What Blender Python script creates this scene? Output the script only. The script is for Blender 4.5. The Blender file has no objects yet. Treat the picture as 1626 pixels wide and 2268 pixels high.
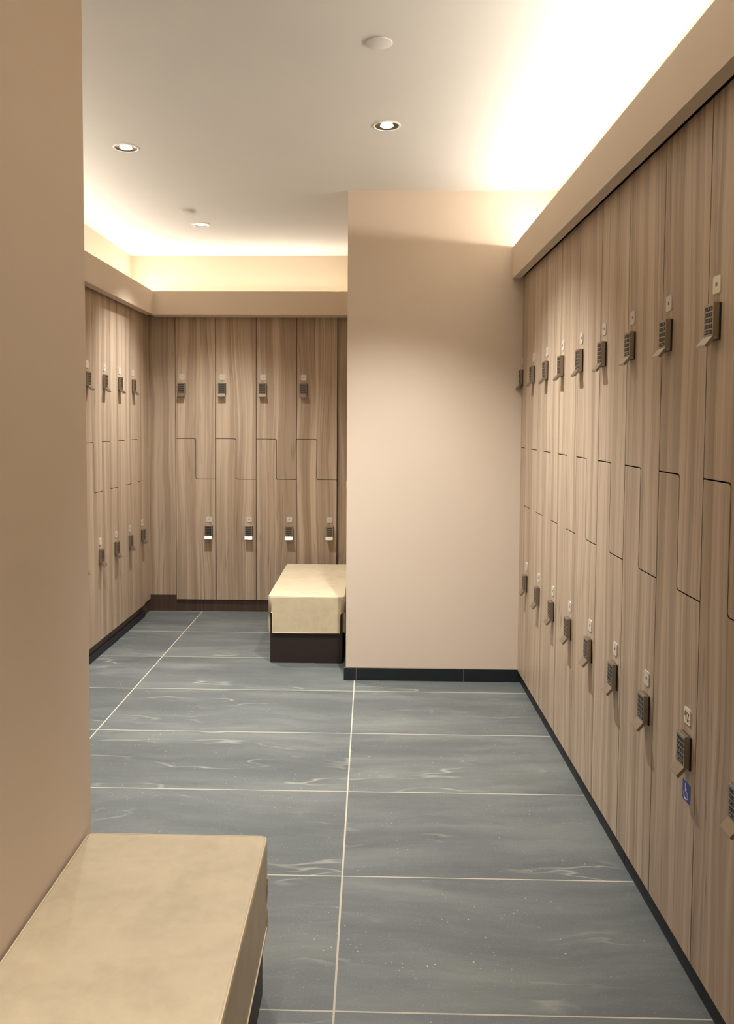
import bpy, bmesh, math, random
from mathutils import Vector, Matrix

random.seed(7)
S = bpy.context.scene
COL = S.collection

# ------------------------------------------------------------------ camera
def make_camera():
    f, cx, cy, yaw, pitch, roll, h = 1789.9, 777.74, 1025.64, -.0238, .0515, .0053, 1.40
    cam = bpy.data.cameras.new('camera')
    co = bpy.data.objects.new('camera', cam); COL.objects.link(co)
    fwd0 = Vector((math.sin(yaw), math.cos(yaw), 0)); right = Vector((math.cos(yaw), -math.sin(yaw), 0)); up0 = Vector((0, 0, 1))
    fwd = fwd0*math.cos(pitch) - up0*math.sin(pitch)
    up = up0*math.cos(pitch) + fwd0*math.sin(pitch)
    r = right*math.cos(roll) + up*math.sin(roll)
    u = up*math.cos(roll) - right*math.sin(roll)
    m = Matrix((r, u, -fwd)).transposed().to_4x4()
    m.translation = Vector((0, 0, h))
    co.matrix_world = m
    cam.sensor_fit = 'HORIZONTAL'; cam.sensor_width = 36
    cam.lens = f/1626*36
    cam.shift_x = (813-cx)/1626
    cam.shift_y = -(1134-cy)/1626
    cam.clip_start = .02
    S.camera = co
make_camera()

# ------------------------------------------------------------------ light & exposure
S.view_settings.view_transform = 'Standard'
S.view_settings.look = 'None'
S.view_settings.gamma = 1
S.view_settings.use_curve_mapping = False
S.view_settings.exposure = 0.66
W = bpy.data.worlds.new('world'); S.world = W; W.use_nodes = True
W.node_tree.nodes['Background'].inputs[0].default_value = (1, .93, .82, 1)
W.node_tree.nodes['Background'].inputs[1].default_value = .02

COVE_COL = (1.0, .955, .87)
DOWN_COL = (1.0, .995, .975)
COVE_W = 4.9      # watts per metre of strip

def area(name, loc, rot, sx, sy, w, col, spread=math.pi):
    l = bpy.data.lights.new(name, 'AREA'); l.shape = 'RECTANGLE'; l.size = sx; l.size_y = sy
    l.energy = w; l.color = col; l.spread = spread
    o = bpy.data.objects.new(name, l); COL.objects.link(o); o.location = loc; o.rotation_euler = rot
    return o

# ------------------------------------------------------------------ materials
def srgb(r, g, b):
    f = lambda c: (c/255/12.92 if c/255 <= .04045 else ((c/255+.055)/1.055)**2.4)
    return (f(r), f(g), f(b), 1)

class NT:
    def __init__(s, name):
        s.m = bpy.data.materials.new(name); s.m.use_nodes = True
        s.t = s.m.node_tree; s.b = s.t.nodes['Principled BSDF']
    def n(s, typ, **k):
        nd = s.t.nodes.new(typ)
        for a, v in k.items(): setattr(nd, a, v)
        return nd
    def put(s, a, v):
        if hasattr(v, 'is_output'): s.t.links.new(v, a)
        else: a.default_value = v
    def math(s, op, a, b=0., c=0., clamp=False):
        nd = s.n('ShaderNodeMath', operation=op, use_clamp=clamp)
        for i, v in enumerate((a, b, c)): s.put(nd.inputs[i], v)
        return nd.outputs[0]
    def pos(s):
        g = s.n('ShaderNodeNewGeometry'); x = s.n('ShaderNodeSeparateXYZ'); s.t.links.new(g.outputs['Position'], x.inputs[0])
        return x.outputs[0], x.outputs[1], x.outputs[2]
    def vec(s, x, y, z):
        c = s.n('ShaderNodeCombineXYZ')
        for i, v in enumerate((x, y, z)): s.put(c.inputs[i], v)
        return c.outputs[0]
    def noise(s, v, scale=1., detail=3., rough=.5, dist=0.):
        nd = s.n('ShaderNodeTexNoise'); s.put(nd.inputs['Vector'], v)
        nd.inputs['Scale'].default_value = scale; nd.inputs['Detail'].default_value = detail
        nd.inputs['Roughness'].default_value = rough; nd.inputs['Distortion'].default_value = dist
        return nd.outputs[0]
    def ramp(s, v, stops):
        nd = s.n('ShaderNodeValToRGB'); s.put(nd.inputs[0], v)
        e = nd.color_ramp.elements
        while len(e) < len(stops): e.new(.5)
        for i, (p, c) in enumerate(stops):
            e[i].position = p; e[i].color = c if len(c) == 4 else (*c, 1)
        return nd.outputs[0]
    def mix(s, f, a, b, mode='MIX'):
        nd = s.n('ShaderNodeMix', data_type='RGBA', blend_type=mode)
        s.put(nd.inputs[0], f); s.put(nd.inputs[6], a); s.put(nd.inputs[7], b)
        return nd.outputs[2]
    def bump(s, h, strength=.1, dist=.01):
        nd = s.n('ShaderNodeBump'); nd.inputs['Strength'].default_value = strength; nd.inputs['Distance'].default_value = dist
        s.put(nd.inputs['Height'], h); s.t.links.new(nd.outputs[0], s.b.inputs['Normal'])
    def set(s, **k):
        for a, v in k.items(): s.put(s.b.inputs[a.replace('_', ' ')], v)
        return s.m

def mat_paint(name, col, rough=.75, mott=.03):
    t = NT(name); x, y, z = t.pos()
    n = t.noise(t.vec(x, y, z), 2.2, 2)
    c2 = tuple(c*(1-mott*2) for c in col[:3])+(1,)
    t.set(Base_Color=t.mix(n, col, c2), Roughness=rough)
    return t.m

def mat_wood(name, light, dark, line, streak=1.0):
    t = NT(name); x, y, z = t.pos()
    u = t.math('ADD', x, y)                       # runs along whichever wall the panel stands on
    d = t.math('SUBTRACT', x, y)
    wob = t.math('MULTIPLY', t.math('SUBTRACT', t.noise(t.vec(t.math('MULTIPLY', u, 4.5), 3.1, t.math('MULTIPLY', z, 1.1)), 1, 2), .5), .085)
    uu = t.math('ADD', u, wob)
    broad = t.noise(t.vec(t.math('MULTIPLY', uu, 17.), t.math('MULTIPLY', d, .0), t.math('MULTIPLY', z, .28)), 1, 2.5, .55)
    mid = t.noise(t.vec(t.math('MULTIPLY', uu, 62.), 7.7, t.math('MULTIPLY', z, .5)), 1, 2.5, .6)
    fine = t.noise(t.vec(t.math('MULTIPLY', uu, 420.), 1.3, t.math('MULTIPLY', z, 3.5)), 1, 2, .6)
    f = t.math('ADD', t.math('ADD', t.math('MULTIPLY', broad, .50*streak), t.math('MULTIPLY', mid, .38*streak)), t.math('MULTIPLY', fine, .12*streak))
    f = t.math('ADD', f, .5*(1-streak))
    base = t.ramp(f, [(.34, dark), (.47, tuple((a*.45+b*.55) for a, b in zip(light, dark))), (.56, light), (.66, tuple(min(1, c*1.13) for c in light))])
    # thin dark growth lines
    ln = t.noise(t.vec(t.math('MULTIPLY', uu, 30.), 11.3, t.math('MULTIPLY', z, .4)), 1, 1.5, .5)
    ln = t.math('ABSOLUTE', t.math('SUBTRACT', t.math('FRACT', t.math('MULTIPLY', ln, 7.)), .5))
    ln = t.math('SUBTRACT', 1., t.math('MULTIPLY', ln, 11.), clamp=True)
    msk = t.math('MULTIPLY', ln, t.math('MULTIPLY', t.math('SUBTRACT', t.noise(t.vec(t.math('MULTIPLY', u, 6.), 2., t.math('MULTIPLY', z, .9)), 1, 2), .36, clamp=True), 2.2, clamp=True))
    t.set(Base_Color=t.mix(msk, base, line), Roughness=.42)
    t.b.inputs['Specular IOR Level'].default_value = .38
    return t.m

tA, TS, T2 = -.078, .5713, 4.1349
TW = 1.1494
def mat_floor(name, cols, tiled=True):
    t = NT(name); x, y, z = t.pos()
    ix = t.math('FLOOR', t.math('DIVIDE', t.math('SUBTRACT', x, tA), TW))
    iy = t.math('FLOOR', t.math('DIVIDE', t.math('SUBTRACT', y, T2), TS))
    fx = t.math('FRACT', t.math('DIVIDE', t.math('SUBTRACT', x, tA), TW))
    fy = t.math('FRACT', t.math('DIVIDE', t.math('SUBTRACT', y, T2), TS))
    seed = t.math('ADD', t.math('MULTIPLY', ix, 7.31), t.math('MULTIPLY', iy, 3.77))
    wy = t.math('MULTIPLY', t.math('SUBTRACT', t.noise(t.vec(x, y, seed), 1.7, 3), .5), .20)
    yy = t.math('ADD', y, wy)
    cloud = t.noise(t.vec(t.math('MULTIPLY', x, .9), t.math('MULTIPLY', yy, 4.5), seed), 1, 6, .68)
    base = t.ramp(cloud, [(.28, srgb(*cols[0])), (.5, srgb(*cols[1])), (.72, srgb(*cols[2]))])
    # pale mineral veins
    v = t.noise(t.vec(t.math('MULTIPLY', x, 1.1), t.math('MULTIPLY', yy, 5.), t.math('ADD', seed, 9.)), 1, 3., .5, .15)
    v = t.math('SUBTRACT', 1., t.math('MULTIPLY', t.math('ABSOLUTE', t.math('SUBTRACT', v, .5)), 85.), clamp=True)
    vm = t.math('MULTIPLY', t.math('SUBTRACT', t.noise(t.vec(x, y, t.math('ADD', seed, 4.)), 3.2, 2), .49, clamp=True), 5., clamp=True)
    v = t.math('MULTIPLY', v, t.math('MULTIPLY', vm, .6))
    base = t.mix(v if tiled else t.math('MULTIPLY', v, .15), base, srgb(176, 174, 160))
    # grit
    g = t.noise(t.vec(x, y, z), 240, 2, .7)
    if tiled: base = t.mix(t.math('MULTIPLY', t.math('SUBTRACT', g, .60, clamp=True), 4.0, clamp=True), base, srgb(150, 150, 145))
    if tiled: base = t.mix(t.math('MULTIPLY', t.math('SUBTRACT', .42, g, clamp=True), 3.0, clamp=True), base, srgb(66, 70, 72))
    sp = t.noise(t.vec(x, y, 2.), 150, 1, .5)
    spm = t.math('SUBTRACT', t.noise(t.vec(x, y, 5.), 5, 2), .45, clamp=True)
    if tiled: base = t.mix(t.math('MULTIPLY', t.math('MULTIPLY', t.math('SUBTRACT', sp, .74, clamp=True), 30., clamp=True), t.math('MULTIPLY', spm, 8., clamp=True)), base, srgb(205, 205, 200))
    rough = t.math('ADD', .44, t.math('MULTIPLY', cloud, .22))
    if tiled:
        gx = t.math('MULTIPLY', t.math('MINIMUM', fx, t.math('SUBTRACT', 1., fx)), TW)
        gy = t.math('MULTIPLY', t.math('MINIMUM', fy, t.math('SUBTRACT', 1., fy)), TS)
        gm = t.math('MAXIMUM', t.math('LESS_THAN', gx, .0027), t.math('LESS_THAN', gy, .0022))
        base = t.mix(gm, base, srgb(186, 176, 158))
        rough = t.math('ADD', rough, t.math('MULTIPLY', gm, .4))
        t.bump(t.math('SUBTRACT', t.math('MULTIPLY', g, .05), t.math('MULTIPLY', gm, 1.)), .25, .002)
    else:
        t.bump(g, .04, .002)
    t.set(Base_Color=base, Roughness=rough)
    return t.m

def mat_simple(name, col, rough=.5, metal=0., emit=None, es=0., alpha=1.):
    t = NT(name); x, y, z = t.pos()
    n = t.noise(t.vec(x, y, z), 35, 2)
    t.set(Base_Color=t.mix(n, col, tuple(c*.92 for c in col[:3])+(1,)), Roughness=rough, Metallic=metal, Alpha=alpha)
    if emit: t.set(Emission_Color=emit, Emission_Strength=es)
    return t.m

def mat_metal(name, col, rough):
    t = NT(name)
    tc = t.n('ShaderNodeTexCoord'); sx = t.n('ShaderNodeSeparateXYZ'); t.t.links.new(tc.outputs['Object'], sx.inputs[0])
    n = t.noise(t.vec(t.math('MULTIPLY', sx.outputs[0], 30.), 0., t.math('MULTIPLY', sx.outputs[2], 900.)), 1, 2)
    t.set(Base_Color=col, Metallic=.9, Roughness=t.math('ADD', rough-.06, t.math('MULTIPLY', n, .12)))
    return t.m

def mat_leather(name, col):
    t = NT(name); x, y, z = t.pos()
    n = t.noise(t.vec(x, y, z), 7, 4, .55, .6)
    n2 = t.noise(t.vec(x, y, z), 28, 3, .6, .4)
    c1 = tuple(c*.86 for c in col[:3])+(1,); c2 = tuple(min(1, c*1.1) for c in col[:3])+(1,)
    base = t.ramp(t.math('ADD', t.math('MULTIPLY', n, .65), t.math('MULTIPLY', n2, .35)), [(.32, c1), (.5, col), (.68, c2)])
    t.set(Base_Color=base, Roughness=.46)
    t.b.inputs['Specular IOR Level'].default_value = .4
    vo = t.n('ShaderNodeTexVoronoi'); t.put(vo.inputs['Vector'], t.vec(x, y, z)); vo.inputs['Scale'].default_value = 520
    t.bump(t.math('ADD', t.math('MULTIPLY', vo.outputs[0], .25), n2), .10, .003)
    return t.m

M = dict(
    wall=mat_paint('beige_wall_paint', srgb(214, 196, 176)),
    fascia=mat_paint('beige_fascia_paint', srgb(216, 197, 175)),
    cove=mat_paint('cove_paint', srgb(222, 208, 186)),
    ceil=mat_paint('ceiling_paint', srgb(228, 224, 217), .8, .04),
    wood=mat_wood('striped_wood_laminate', srgb(194, 173, 150), srgb(150, 128, 105), srgb(114, 90, 68)),
    floor=mat_floor('slate_floor_tile', ((70, 75, 74), (90, 94, 92), (114, 117, 111))),
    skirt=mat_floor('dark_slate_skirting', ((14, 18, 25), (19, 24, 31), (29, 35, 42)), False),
    kick=mat_wood('brown_kick_laminate', srgb(84, 66, 56), srgb(66, 52, 44), srgb(52, 40, 34)),
    carcass_and_shade=mat_simple('dark_interior_and_gap_shade', srgb(46, 34, 27), .7),  # cabinet inside; also colours in the shade of door joints and top gaps
    joint=mat_simple('grout', srgb(120, 112, 100), .9),
    metal=mat_metal('brushed_nickel', srgb(162, 151, 136), .34),
    key=mat_simple('black_rubber_key', srgb(24, 22, 24), .45),
    digit=mat_simple('pale_key_print', srgb(190, 182, 170), .6),
    black=mat_simple('black_gasket', srgb(22, 19, 18), .6),
    plate=mat_simple('frosted_plate', srgb(236, 227, 211), .3, alpha=.78),
    plate_white=mat_simple('white_plate', srgb(240, 230, 208), .35),
    ink=mat_simple('grey_ink', srgb(105, 96, 84), .7),
    marker=mat_simple('black_marker_ink', srgb(26, 18, 14), .7),
    blue=mat_simple('blue_vinyl', srgb(24, 52, 160), .4),
    white=mat_simple('white_vinyl', srgb(235, 235, 240), .4),
    leather=mat_leather('cream_leather', srgb(200, 184, 154)),
    piping=mat_simple('cream_piping', srgb(226, 208, 174), .5),
    base=mat_simple('dark_brown_bench_laminate', srgb(42, 30, 27), .5),
    plastic=mat_simple('white_plastic', srgb(240, 232, 218), .4),
    lens=mat_simple('lit_lens', (1, 1, 1, 1), .4, emit=(1, .97, .92, 1), es=14.),
    reflector=mat_simple('dark_reflector', srgb(120, 115, 112), .25, .9),
    led=mat_simple('led_strip', (1, 1, 1, 1), .5, emit=(1, .85, .62, 1), es=3.),
)

# ------------------------------------------------------------------ mesh helpers
def box(bm, x0, x1, y0, y1, z0, z1, mi=0, bevel=0., seg=1):
    r = bmesh.ops.create_cube(bm, size=1)
    vs = r['verts']
    for v in vs:
        v.co = Vector((x0+(v.co.x+.5)*(x1-x0), y0+(v.co.y+.5)*(y1-y0), z0+(v.co.z+.5)*(z1-z0)))
    fs = set(f for v in vs for f in v.link_faces)
    for f in fs: f.material_index = mi
    if bevel:
        es = list(set(e for v in vs for e in v.link_edges))
        r = bmesh.ops.bevel(bm, geom=es, offset=bevel, segments=seg, affect='EDGES', profile=.5)
        for f in r['faces']: f.material_index = mi
def prism(bm, pts, axis, a0, a1, mi=0):
    """extrude a 2-D outline along one axis; pts are in the two other axes (in x,y,z order)"""
    def mk(p, a):
        c = [0, 0, 0]; o = [i for i in range(3) if i != axis]
        c[o[0]], c[o[1]], c[axis] = p[0], p[1], a
        return bm.verts.new(c)
    A = [mk(p, a0) for p in pts]; B = [mk(p, a1) for p in pts]
    fs = [bm.faces.new(A), bm.faces.new(B[::-1])]
    n = len(pts)
    for i in range(n): fs.append(bm.faces.new([A[i], B[i], B[(i+1) % n], A[(i+1) % n]]))
    for f in fs: f.material_index = mi
    bmesh.ops.recalc_face_normals(bm, faces=fs)
    return A, B, fs
def tube(bm, pts, r, n=8, mi=0, closed=False):
    rings = []
    N = len(pts)
    for i, p in enumerate(pts):
        p = Vector(p)
        a = Vector(pts[(i-1) % N]) if (closed or i > 0) else p
        b = Vector(pts[(i+1) % N]) if (closed or i < N-1) else p
        t = (b-a).normalized()
        up = Vector((0, 0, 1)) if abs(t.z) < .9 else Vector((1, 0, 0))
        s = t.cross(up).normalized(); u = s.cross(t)
        rings.append([bm.verts.new(p+s*r*math.cos(2*math.pi*k/n)+u*r*math.sin(2*math.pi*k/n)) for k in range(n)])
    for i in range(N if closed else N-1):
        A, B = rings[i], rings[(i+1) % N]
        for k in range(n):
            f = bm.faces.new([A[k], A[(k+1) % n], B[(k+1) % n], B[k]]); f.material_index = mi; f.smooth = True
def lathe(bm, prof, n=48, mi=0, smooth=True):
    rings = [[bm.verts.new((r*math.cos(2*math.pi*k/n), r*math.sin(2*math.pi*k/n), z)) for k in range(n)] if r > 1e-6 else [bm.verts.new((0, 0, z))] for r, z in prof]
    for A, B in zip(rings, rings[1:]):
        for k in range(n):
            a, b, c, d = A[k % len(A)], A[(k+1) % len(A)], B[(k+1) % len(B)], B[k % len(B)]
            vs = [a, b, c, d]
            vs = [v for i, v in enumerate(vs) if v not in vs[:i]]
            if len(vs) >= 3:
                f = bm.faces.new(vs); f.material_index = mi; f.smooth = smooth
def text(bm, s, size, x, z, y, mi=0, bold=0., depth=.0003):
    cu = bpy.data.curves.new('t', 'FONT'); cu.body = s; cu.size = size; cu.align_x = 'CENTER'; cu.align_y = 'CENTER'
    cu.extrude = depth; cu.resolution_u = 3; cu.offset = bold
    ob = bpy.data.objects.new('t', cu)
    me = bpy.data.meshes.new_from_object(ob)
    me.transform(Matrix.Translation((x, y, z)) @ Matrix.Rotation(math.pi/2, 4, 'X'))
    for p in me.polygons: p.material_index = mi
    old = set(bm.faces)
    bm.from_mesh(me)
    for f in bm.faces:
        if f not in old: f.material_index = mi
    bpy.data.objects.remove(ob); bpy.data.curves.remove(cu); bpy.data.meshes.remove(me)
def obj(name, bm, mats, parent=None, loc=None):
    me = bpy.data.meshes.new(name); bmesh.ops.recalc_face_normals(bm, faces=bm.faces[:]) if False else None
    bm.to_mesh(me); bm.free()
    for m in (mats if isinstance(mats, (list, tuple)) else [mats]): me.materials.append(m)
    o = bpy.data.objects.new(name, me); COL.objects.link(o)
    if parent: o.parent = parent
    if loc: o.location = loc
    return o
def struct(name, boxes, mat, bevel=0.):
    bm = bmesh.new()
    for b in boxes: box(bm, *b, bevel=bevel)
    o = obj(name, bm, mat); o['kind'] = 'structure'; return o
def tag(o, label, cat, group=None):
    o['label'] = label; o['category'] = cat
    if group: o['group'] = group
    return o
def thing(name, label, cat, loc=(0, 0, 0), rz=0, group=None):
    o = bpy.data.objects.new(name, None); COL.objects.link(o); o.empty_display_size = .05
    o.location = loc; o.rotation_euler = (0, 0, rz)
    return tag(o, label, cat, group)
def copy_tree(o, parent=None):
    c = o.copy(); COL.objects.link(c)
    if parent: c.parent = parent
    for ch in list(o.children): copy_tree(ch, c)
    return c

# ------------------------------------------------------------------ dimensions
ZC = 2.6124                      # ceiling
R = .8007; Y0 = 4.3581           # right locker plane, joint 0
YP = 4.3187; XP = -.1258         # partition
K = .979                         # the left room's bays are a touch narrower
def zk(z): return 1.4+(z-1.4)*K
ZT, Z1, Z2, ZB = 2.165, 1.2668, .9669, .0631
L = -1.597; YL = 5.655; YB = 5.838; XB = -1.415; WL = .3*K
RF, ZFT, ZFB = .7422, 2.3192, 2.1555
LF, YFB, ZFTL, ZFBL = -1.524, 5.657, 2.300, 2.139
YW, LW, RW = 6.0, -1.778, .9674
YBACK = -1.6

# ------------------------------------------------------------------ the room
struct('floor', [(-2.3, 1.3, YBACK-.1, 6.2, -.1, 0)], M['floor'])
struct('ceiling', [(-2.3, 1.3, YBACK-.1, 6.2, ZC, ZC+.1)], M['ceil'])
struct('wall_partition', [(XP, RW+.1, YP, 6.1, 0, ZC)], M['wall'])
struct('wall_near_left', [(-.86, -.69, YBACK, 1.948, 0, ZC), (-2.2, -.86, 1.78, 1.948, 0, ZC)], M['wall'])
struct('wall_back', [(LW-.2, XP, YW, YW+.1, 0, ZC)], M['cove'])
struct('wall_left', [(LW-.12, LW, 1.948, YW, 0, ZC)], M['cove'])
struct('wall_right', [(RW, RW+.12, YBACK, YP, 0, ZC), (R+.015, RW, YBACK, 1.34, 0, ZFB-.02)], M['cove'])
struct('wall_front', [(-.86, RW+.12, YBACK-.1, YBACK, 0, ZC)], M['wall'])
# cove fascias: board hanging in front of the lockers with a shelf that carries the light strip
struct('trim_1', [(RF, RF+.022, YBACK, YP, ZFB, ZFT), (RF+.022, RW, YBACK, YP, ZFT-.05, ZFT-.028), (RF+.022, R-.018, YBACK, YP, ZFB, ZFB+.012)], M['fascia'])
struct('trim_2', [(LF-.022, LF, 1.948, YFB+.022, ZFBL, ZFTL), (LW, LF-.022, 1.948, YFB+.022, ZFTL-.05, ZFTL-.028), (L+.017, LF-.022, 1.948, YFB+.022, ZFBL, ZFBL+.012)], M['fascia'])
struct('trim_3', [(LF, XP, YFB, YFB+.022, ZFBL, ZFTL), (LW, XP, YFB+.022, YW, ZFTL-.05, ZFTL-.028), (LF-.022, XP, YFB+.022, YB-.015, ZFBL, ZFBL+.012)], M['fascia'])
# dark skirting tiles at the partition, with the two upright joints
bm = bmesh.new()
for a, b in ((XP-.010, -.0705), (-.0675, .509), (.512, R+.012)):
    box(bm, a, b, YP-.010, YP, .001, .068)
box(bm, XP-.010, XP, YP, 4.58, .001, .068)
for a in (-.0705, .509): box(bm, a, a+.003, YP-.0092, YP, .001, .0675, mi=1)
box(bm, XP-.010, R, YP-.0098, YP, .068, .0695, mi=1)
o = obj('baseboard_partition', bm, [M['skirt'], M['joint']]); o['kind'] = 'structure'
# skirting under the right-hand lockers
bm = bmesh.new()
yy = YP-.010
while yy > YBACK:
    y2 = max(yy-.60, YBACK)
    box(bm, R+.012, R+.022, y2+.0025, yy, .001, ZB+.02)
    box(bm, R+.0128, R+.022, y2, y2+.0025, .001, ZB+.02, mi=1); yy = y2
o = obj('baseboard_right', bm, [M['skirt'], M['joint']]); o['kind'] = 'structure'
struct('dark_strip_left', [(L-.030, L-.003, 1.96, YL+.02, .001, .040)], M['skirt'])  # dark strip along the floor, below and ahead of the brown kick
struct('trim_11', [(L-.030, L-.018, 1.96, YB+.03, .040, zk(ZB)+.03), (L-.030, L-.018, YL+.02, YB+.03, .001, .04)], M['kick'])
struct('baseboard_back', [(L-.018, XP, YB+.012, YB+.03, .001, zk(ZB)+.03)], M['kick'])
# laminate fillers beside the lockers
struct('trim_4', [(XB-.006-(XB-L)-.03, XB-.004, YB+.013, YB+.030, zk(ZB), zk(ZT)+.01)], M['wood'])
struct('trim_5', [(XB+4*WL+.003, XP, YB+.016, YB+.034, zk(ZB), zk(ZT)+.01)], M['wood'])
struct('trim_6', [(L-.03, L-.013, YL+.003, YB+.013, zk(ZB), zk(ZT)+.01)], M['wood'])
struct('trim_7', [(R+.006, R+.020, Y0+.001-.0, YP, ZB, ZT)] if YP > Y0 else [(R+.019, R+.03, YP-.02, YP, ZB, ZT)], M['wood'])
# dark strips standing in for the shade in the gap over the lockers
struct('gap_shade_right', [(R+.03, R+.05, 1.36, YP, ZT-.02, ZFT-.051)], M['carcass_and_shade'])
struct('gap_shade_left', [(LW, L-.04, 1.948, YB, zk(ZT)+.01, ZFTL-.051)], M['carcass_and_shade'])
struct('gap_shade_back', [(L-.04, XP, YB+.04, YB+.06, zk(ZT)-.02, ZFTL-.051)], M['carcass_and_shade'])

# ------------------------------------------------------------------ lockers
G = .0017                        # half of the joint between two doors
RAD = .012
def arc(cx, cz, r, a0, a1, n=5):
    return [(cx+r*math.cos(math.radians(a0+(a1-a0)*i/n)), cz+r*math.sin(math.radians(a0+(a1-a0)*i/n))) for i in range(n+1)]
def upper_outline(w, zt, z1, z2, g=G):
    m = w/2
    # upper door: full width at the top, right half reaches down to z2
    p = [(g, zt), (g, z1+g)]
    p += arc(m+g-RAD, z1+g-RAD*.0-RAD, RAD, 90, 0)          # inner corner follows the lower door's rounded shoulder
    p += arc(m+g+RAD, z2+g+RAD, RAD, 180, 270)
    p += [(w-g, z2+g), (w-g, zt)]
    return p
def lower_outline(w, zb, z1, z2, g=G):
    m = w/2
    p = [(g, zb), (w-g, zb), (w-g, z2-g)]
    p += arc(m-g+RAD, z2-g+RAD, RAD, 270, 180)
    p += arc(m-g-RAD, z1-g-RAD, RAD, 0, 90)
    p += [(g, z1-g)]
    return p
def door_mesh(outline):
    bm = bmesh.new()
    A, B, fs = prism(bm, outline, 1, 0, .018)
    front = fs[0]
    for f in bm.faces: f.material_index = 1  # side faces coloured dark to stand in for shade in the joints
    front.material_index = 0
    es = [e for e in front.edges]
    r = bmesh.ops.bevel(bm, geom=es, offset=.0009, segments=1, affect='EDGES')
    for f in r['faces']: f.material_index = 0
    return bm
def body_mesh(outline):
    bm = bmesh.new(); prism(bm, outline, 1, .0205, .0)
    bm.clear() if False else None
    return bm

def lock_meshes():
    w = .054
    bm = bmesh.new()                                   # housing; origin at top centre on the door face, -y is outward
    prof = [(-.0035, 0), (-.0160, -.0005), (-.0170, -.0015), (-.0170, -.0765), (-.0035, -.0835)]
    prism(bm, prof, 0, -w/2, w/2)
    bmesh.ops.bevel(bm, geom=[e for e in bm.edges], offset=.0009, segments=2, affect='EDGES', clamp_overlap=True)
    house = bm
    bm = bmesh.new()
    prof = [(-.0170, -.0762), (-.0345, -.0975), (-.0348, -.0992), (-.0300, -.1035), (-.0282, -.1030), (-.0110, -.0825)]
    prism(bm, prof, 0, -w/2, w/2)
    bmesh.ops.bevel(bm, geom=[e for e in bm.edges], offset=.0008, segments=2, affect='EDGES', clamp_overlap=True)
    tab = bm
    bm = bmesh.new(); box(bm, -w/2+.001, w/2+.0025, -.0035, 0, -.086, -.001, bevel=.0012)
    gasket = bm
    bm = bmesh.new()
    rows = ['123', '456', '789', '<0>', '']
    for r, s in enumerate(rows):
        z1 = -.0085-r*.0134; z0 = z1-.0098
        if r < 4:
            for c in range(3):
                x0 = -.0205+c*.0139
                box(bm, x0, x0+.0132, -.0178, -.0165, z0, z1, bevel=.0005)
                text(bm, s[c], .0050, x0+.0066, (z0+z1)/2, -.0180, mi=1, bold=.00006)
        else:
            box(bm, -.0205, -.0073, -.0178, -.0165, z0, z1, bevel=.0005)
            box(bm, -.0066, .0205, -.0178, -.0165, z0, z1, bevel=.0005)
            box(bm, -.0175, -.0105, -.0181, -.0178, z0+.0035, z1-.0035, mi=1)
            box(bm, -.0015, .0150, -.0181, -.0178, z0+.0042, z1-.0042, mi=1)
    pad = bm
    out = []
    for nm, b, m in (('keypad_lock', house, [M['metal']]), ('pull_tab', tab, [M['metal']]), ('gasket', gasket, [M['black']]), ('keypad', pad, [M['key'], M['digit']])):
        me = bpy.data.meshes.new(nm); b.to_mesh(me); b.free()
        for q in m: me.materials.append(q)
        out.append((nm, me))
    return out
LOCK = lock_meshes()
def add_lock(parent, x, z):
    h = bpy.data.objects.new(LOCK[0][0], LOCK[0][1]); COL.objects.link(h); h.parent = parent; h.location = (x, 0, z)
    for nm, me in LOCK[1:]:
        c = bpy.data.objects.new(nm, me); COL.objects.link(c); c.parent = h
def rrect(x0, x1, z0, z1, r):
    return arc(x1-r, z1-r, r, 90, 0, 4)+arc(x1-r, z0+r, r, 0, -90, 4)+arc(x0+r, z0+r, r, -90, -180, 4)+arc(x0+r, z1-r, r, 180, 90, 4)
def plate_mesh(s, hand=False):
    bm = bmesh.new()
    prism(bm, rrect(-.0195, .0195, -.0205, .0205, .006), 1, -.0028, 0)
    if hand:
        for pts in ([(-.011, .011), (-.0125, -.001), (-.003, -.001)], [(-.0045, .010), (-.0055, -.012)], [(.0005, .008), (.0105, .008), (.0035, -.013)]):
            tube(bm, [(p[0], -.0030, p[1]) for p in pts], .0011, 6, 1)
        tube(bm, [(.0128, -.0030, -.0078), (.0145, -.0030, -.0082)], .0018, 6, 1)
    else:
        text(bm, s, .0115, 0, 0, -.0030, mi=1, bold=.0002)
    return bm

def sticker(parent, x, z):
    s = .0245
    bm = bmesh.new(); prism(bm, rrect(-s, s, -s, s, .001), 1, -.0008, 0)
    y = -.0010
    # wheelchair user: head, back and seat line, footrest and wheel
    lathe_pts = []
    n = 16
    vs = [bm.verts.new((-.0045+.0030*math.cos(2*math.pi*k/n), y-.0004, .0175+.0030*math.sin(2*math.pi*k/n))) for k in range(n)]
    f = bm.faces.new(vs[::-1]); f.material_index = 1
    tube(bm, [(-.0045, y, .0150), (-.0040, y, .0000), (.0075, y, -.0010), (.0130, y, -.0140), (.0185, y, -.0125)], .0013, 6, 1)
    tube(bm, [(-.0042, y, .0070), (.0060, y, .0065)], .0012, 6, 1)
    ring = [(-.0010+.0125*math.cos(math.radians(a)), y, -.0080+.0115*math.sin(math.radians(a))) for a in range(125, 350, 12)]
    tube(bm, ring, .0012, 6, 1)
    bmesh.ops.scale(bm, vec=(1, 1, 1), verts=bm.verts[:])
    o = obj('accessibility_sticker', bm, [M['blue'], M['white']], parent, (x, 0, z))
    return o

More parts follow.
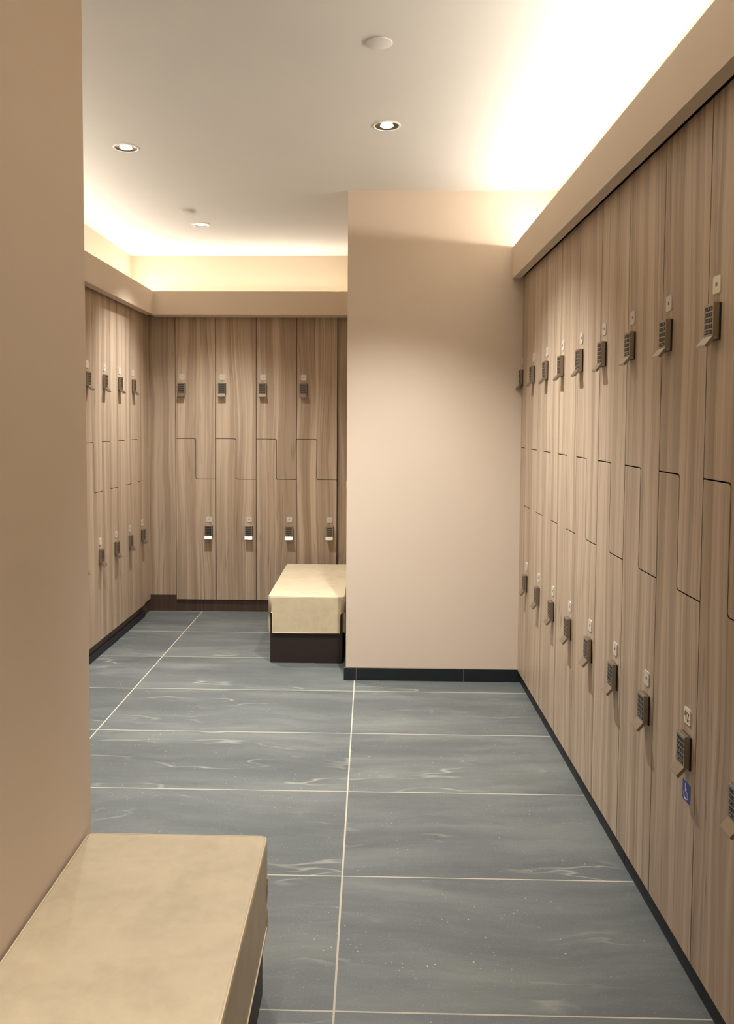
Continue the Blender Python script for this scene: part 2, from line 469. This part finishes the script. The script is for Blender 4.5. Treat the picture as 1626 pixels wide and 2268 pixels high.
LOCKER_D = .0
def locker_proto(w, k, depth):
    """two prototypes (upper, lower) in local axes: x along the wall, y into the wall, z world height"""
    f = (lambda z: 1.4+(z-1.4)*k)
    protos = []
    for up in (True, False):
        ol = upper_outline(w, f(ZT), f(Z1), f(Z2)) if up else lower_outline(w, f(ZB), f(Z1), f(Z2))
        t = bpy.data.objects.new('locker', None); COL.objects.link(t); t.empty_display_size = .05
        d = obj('door', door_mesh(ol), [M['wood'], M['carcass_and_shade']], t)
        # cabinet carcass: sides, top or bottom and back behind the door
        bm = bmesh.new()
        prism(bm, [(x*1.0, z) for x, z in ol], 1, .0215, depth)
        obj('body', bm, M['carcass_and_shade'], t)
        add_lock(t, (.046 if up else w-.054)*1.0, f(1.678) if up else f(.622))
        protos.append(t)
    return protos
ORD = ['first', 'second', 'third', 'fourth', 'fifth', 'sixth', 'seventh', 'eighth', 'ninth', 'tenth']
def run(n, w, k, depth, origin, rz, side, labels_up, labels_lo, nums_up, nums_lo, gu, gl, first_k=0, step=1):
    f = (lambda z: 1.4+(z-1.4)*k)
    pu, pl = locker_proto(w, k, depth)
    ups = [pu]+[copy_tree(pu) for i in range(n-1)]
    los = [pl]+[copy_tree(pl) for i in range(n-1)]
    for i in range(n):
        for up, c in ((True, ups[i]), (False, los[i])):
            dx = Matrix.Rotation(rz, 3, 'Z') @ Vector((w*i*step+(0 if step > 0 else -w), 0, 0))
            c.location = Vector(origin)+dx; c.rotation_euler = (0, 0, rz)
            tag(c, (labels_up if up else labels_lo)[i], 'locker', gu if up else gl)
            num = (nums_up if up else nums_lo)[i]
            hand = num == '47.'
            obj('number_plate', plate_mesh(num, hand), [M['plate_white'] if hand or num == '35' else M['plate'], M['marker'] if hand else M['ink']], c,
                ((.050 if up else w-.052), 0, f(1.7205) if up else f(.667)))
            if hand: sticker(c, w-.049, f(.474))
# right wall: x runs towards the camera
nr = 10
lu = []; ll = []
for i in range(nr):
    if i == 0: a = 'upper striped locker on the right wall, farthest away, touching the beige partition'
    elif i == 8: a = 'upper striped locker at the right edge, nearest, with a bright white number plate'
    elif i == 7: a = 'upper striped locker on the right wall, its column the one with the blue wheelchair sticker'
    elif i == 9: a = 'upper striped locker on the right wall, beyond the right edge'
    else: a = 'upper striped locker on the right wall, %s from the beige partition' % ORD[i]
    if i == 0: b = 'lower striped locker on the right wall, farthest away, touching the beige partition'
    elif i == 7: b = 'lower striped-wood locker 47 with a blue wheelchair sticker under its keypad'
    elif i == 8: b = 'lower striped locker cut off by the right edge, beside the blue-stickered one'
    elif i == 9: b = 'lower striped locker on the right wall, wholly past the right edge'
    else: b = 'lower striped locker on the right wall, %s from the beige partition' % ORD[i]
    lu.append(a); ll.append(b)
run(nr, .3, 1., .155, (R, Y0, 0), -math.pi/2, 'right', lu, ll,
    [str(35+2*(8-i)) for i in range(nr)], ['47.' if i == 7 else str(36+2*(8-i)) for i in range(nr)],
    'upper lockers along the right wall', 'lower lockers along the right wall')
# back wall
wb = ['leftmost of four, beside the corner filler panel', 'second of four from the left', 'third from left, its keypad the brightest', 'rightmost of four, beside the partition']
wl = ['leftmost of four, beside the corner filler panel', 'second of four from the left', 'third from left, partly behind the far bench', 'rightmost, its base behind the far bench']
run(4, WL, K, .14, (XB, YB, 0), 0, 'back', ['upper wood-grain locker on the far wall, '+s for s in wb], ['lower wood-grain locker on the far wall, '+s for s in wl],
    ['15', '17', '19', '21'], ['16', '18', '20', '22'], 'upper lockers on the far wall', 'lower lockers on the far wall')
# left wall: x runs away from the camera, laid out from the far end towards the camera
nl = 6
lab = ['farthest, next to the inner corner', 'second from the inner corner', 'third from the inner corner', 'fourth from the corner, beside the near wall', 'fifth from the corner, behind the near wall', 'sixth from the corner, behind the near wall']
run(nl, WL, K, .14, (L, YL, 0), math.pi/2, 'left', ['upper striped locker on the left wall, '+s for s in lab], ['lower striped locker on the left wall, '+s for s in lab],
    [str(13-2*i) for i in range(nl)], [str(14-2*i) for i in range(nl)], 'upper lockers along the left wall', 'lower lockers along the left wall', step=-1)

# ------------------------------------------------------------------ benches
def bench(x0, x1, y0, y1, label, notch=True):
    t = thing('bench', label, 'bench', ((x0+x1)/2, (y0+y1)/2, 0), 0, 'cream leather benches')
    hx, hy = (x1-x0)/2, (y1-y0)/2
    bm = bmesh.new(); box(bm, -hx+.012, hx-.012, -hy+.012, hy-.012, 0, .30, bevel=.002)
    obj('base', bm, M['base'], t)
    # cushion: upholstered block, soft along its top and upright edges
    bm = bmesh.new()
    box(bm, -hx, hx, -hy, hy, .2985, .392)
    es = [e for e in bm.edges if abs(e.verts[0].co.z-e.verts[1].co.z) > .05]
    bmesh.ops.bevel(bm, geom=es, offset=.020, segments=5, affect='EDGES', profile=.5)
    es = [e for e in bm.edges if min(v.co.z for v in e.verts) > .391]
    bmesh.ops.bevel(bm, geom=es, offset=.010, segments=5, affect='EDGES', profile=.5)
    c = obj('cushion', bm, M['leather'], t)
    for p in c.data.polygons: p.use_smooth = abs(p.normal.z) < .99 and max(abs(p.normal.x), abs(p.normal.y)) < .99
    # seam welt round the top edge
    bm = bmesh.new()
    z = .3895; q = .0028; rr = .016
    loop = []
    for cx, cy, a0 in ((hx-rr-q, hy-rr-q, 0), (-hx+rr+q, hy-rr-q, 90), (-hx+rr+q, -hy+rr+q, 180), (hx-rr-q, -hy+rr+q, 270)):
        for k in range(6): loop.append((cx+rr*math.cos(math.radians(a0+18*k)), cy+rr*math.sin(math.radians(a0+18*k)), z))
    tube(bm, loop, .0017, 8, 0, closed=True)
    obj('seam', bm, M['piping'], c)
    # leather aprons hanging down each side, with a cut-away corner
    def apron(n, half, rz):
        bm = bmesh.new()
        zt, zb, cin, r = .2985, .178, .026, .016
        pts = [(-half+cin-r*.4, zt), (-half+cin-r*.4, .297)]
        pts += [(-half+cin+r*(-.4)+ r*.4*math.sin(math.radians(a)), .296-r*.5*(1-math.cos(math.radians(a)))) for a in (30, 60, 90)]
        pts += [(-half+cin, zb)]
        pts += [(half-cin, zb)]+[(half-cin+r*.4-r*.4*math.sin(math.radians(a)), .296-r*.5*(1-math.cos(math.radians(a)))) for a in (90, 60, 30)]
        pts += [(half-cin+r*.4, .297), (half-cin+r*.4, zt)]
        prism(bm, pts, 1, -n+.0001, -n+.011)
        o = obj('apron', bm, M['leather'], t)
        o.rotation_euler = (0, 0, rz)
        bm = bmesh.new()
        tube(bm, [(-half+.018, -n+.0005, .298)]+[(p[0], -n-.0005, p[1]) for p in pts[1:-1]]+[(half-.018, -n+.0005, .298)], .0026, 8)
        obj('piping', bm, M['piping'], o)
    apron(hy, hx, 0); apron(hy, hx, math.pi)
    apron(hx, hy, math.pi/2); apron(hx, hy, -math.pi/2)
    return t
bench(-.685, -.243, .78, 1.915, 'cream leather bench on a dark base, close by the plain wall at the lower left')
bench(-.585, -.143, 4.60, 5.66, 'smaller-looking cream leather bench on a dark base beside the partition, before the far lockers')

# ------------------------------------------------------------------ light switch on the partition's hidden side
bm = bmesh.new(); box(bm, XP-.013, XP, 4.80, 4.875, .975, 1.063, bevel=.004, seg=3)
sw = obj('switch_plate', bm, M['plastic']); tag(sw, 'white switch plate on the left face of the partition, above the far bench', 'switch')
bm = bmesh.new(); box(bm, XP-.017, XP-.012, 4.82, 4.855, .995, 1.043, bevel=.001); obj('rocker', bm, M['plastic'], sw)

# ------------------------------------------------------------------ ceiling fittings
def downlight(x, y, label, power=100., beam=104):
    t = thing('downlight', label, 'downlight', (x, y, ZC), 0, 'recessed ceiling downlights')
    bm = bmesh.new(); lathe(bm, [(.0570, 0), (.0570, -.0025), (.0545, -.0040), (.0500, -.0040), (.0490, -.0015), (.0490, 0)])
    obj('trim_ring', bm, M['plastic'], t)
    bm = bmesh.new(); lathe(bm, [(.0490, -.0020), (.0440, -.0008), (.0330, -.0004), (.0270, -.0004)])
    obj('reflector', bm, M['reflector'], t)
    bm = bmesh.new(); lathe(bm, [(.0270, -.0006), (.0240, -.0030), (.0120, -.0042), (0, -.0045)])
    obj('lens', bm, M['lens'], t)
    l = bpy.data.lights.new('downlight_lamp', 'SPOT'); l.energy = power; l.color = DOWN_COL; l.spot_size = math.radians(beam); l.spot_blend = 1.; l.shadow_soft_size = .022
    o = bpy.data.objects.new('downlight_lamp', l); COL.objects.link(o); o.parent = t; o.location = (0, 0, -.012)
    return t
downlight(.059, 3.383, 'bright recessed downlight in the ceiling before the partition, rightmost of three', 190, 108)
downlight(-1.097, 3.641, 'bright recessed downlight nearest the left wall edge, leftmost of three', 135, 98)
downlight(-1.058, 5.045, 'smallest recessed downlight, farthest away, above the far lockers', 120, 104)
for x, y, s, p in ((-.45, .60, 'overhead', 105), (.06, -.9, 'behind the camera', 14)):
    downlight(x, y, 'recessed downlight out of the photo, '+s, p, 70)
def cover(x, y, r, drop, label):
    bm = bmesh.new(); lathe(bm, [(r*.90, 0), (r*.90, -drop+.002), (r, -drop+.0015), (r, -drop), (r-.002, -drop-.0012), (0, -drop-.0014)])
    o = obj('sprinkler_cover', bm, M['ceil'] if drop < .006 else M['ceil'], None, (x, y, ZC)); tag(o, label, 'sprinkler cover', 'round sprinkler cover plates')
cover(.020, 2.652, .042, .0045, 'large flat round cover plate at the top of the ceiling, nearest')
cover(-1.074, 4.723, .041, .0115, 'small round cover plate hanging off the ceiling, beside the farthest downlight')

# ------------------------------------------------------------------ cove light strips (hidden behind the fascias)
def strip(power, x0, x1, y0, y1, z, rot, label):
    bm = bmesh.new(); box(bm, x0, x1, y0, y1, z, z+.008, mi=0)
    o = obj('cove_light_strip', bm, M['led']); tag(o, label, 'light strip')
    Lx, Ly = x1-x0, y1-y0; n = max(Lx, Ly)
    area('cove_lamp', ((x0+x1)/2, (y0+y1)/2, z+.012), rot, Lx, Ly, power*n, COVE_COL)
strip(COVE_W, RW-.085, RW-.06, YBACK+.1, YP-.02, ZFT-.027, (math.pi, math.radians(-35.), 0), 'warm light strip lying behind the right fascia')
strip(COVE_W*.5, LW+.06, LW+.085, 2.0, YW-.06, ZFTL-.027, (math.pi, math.radians(50.), 0), 'warm light strip lying behind the left fascia')
strip(COVE_W*.6, LW+.1, XP-.02, YW-.085, YW-.06, ZFTL-.027, (math.radians(180+52), 0, 0), 'warm light strip lying behind the far fascia')
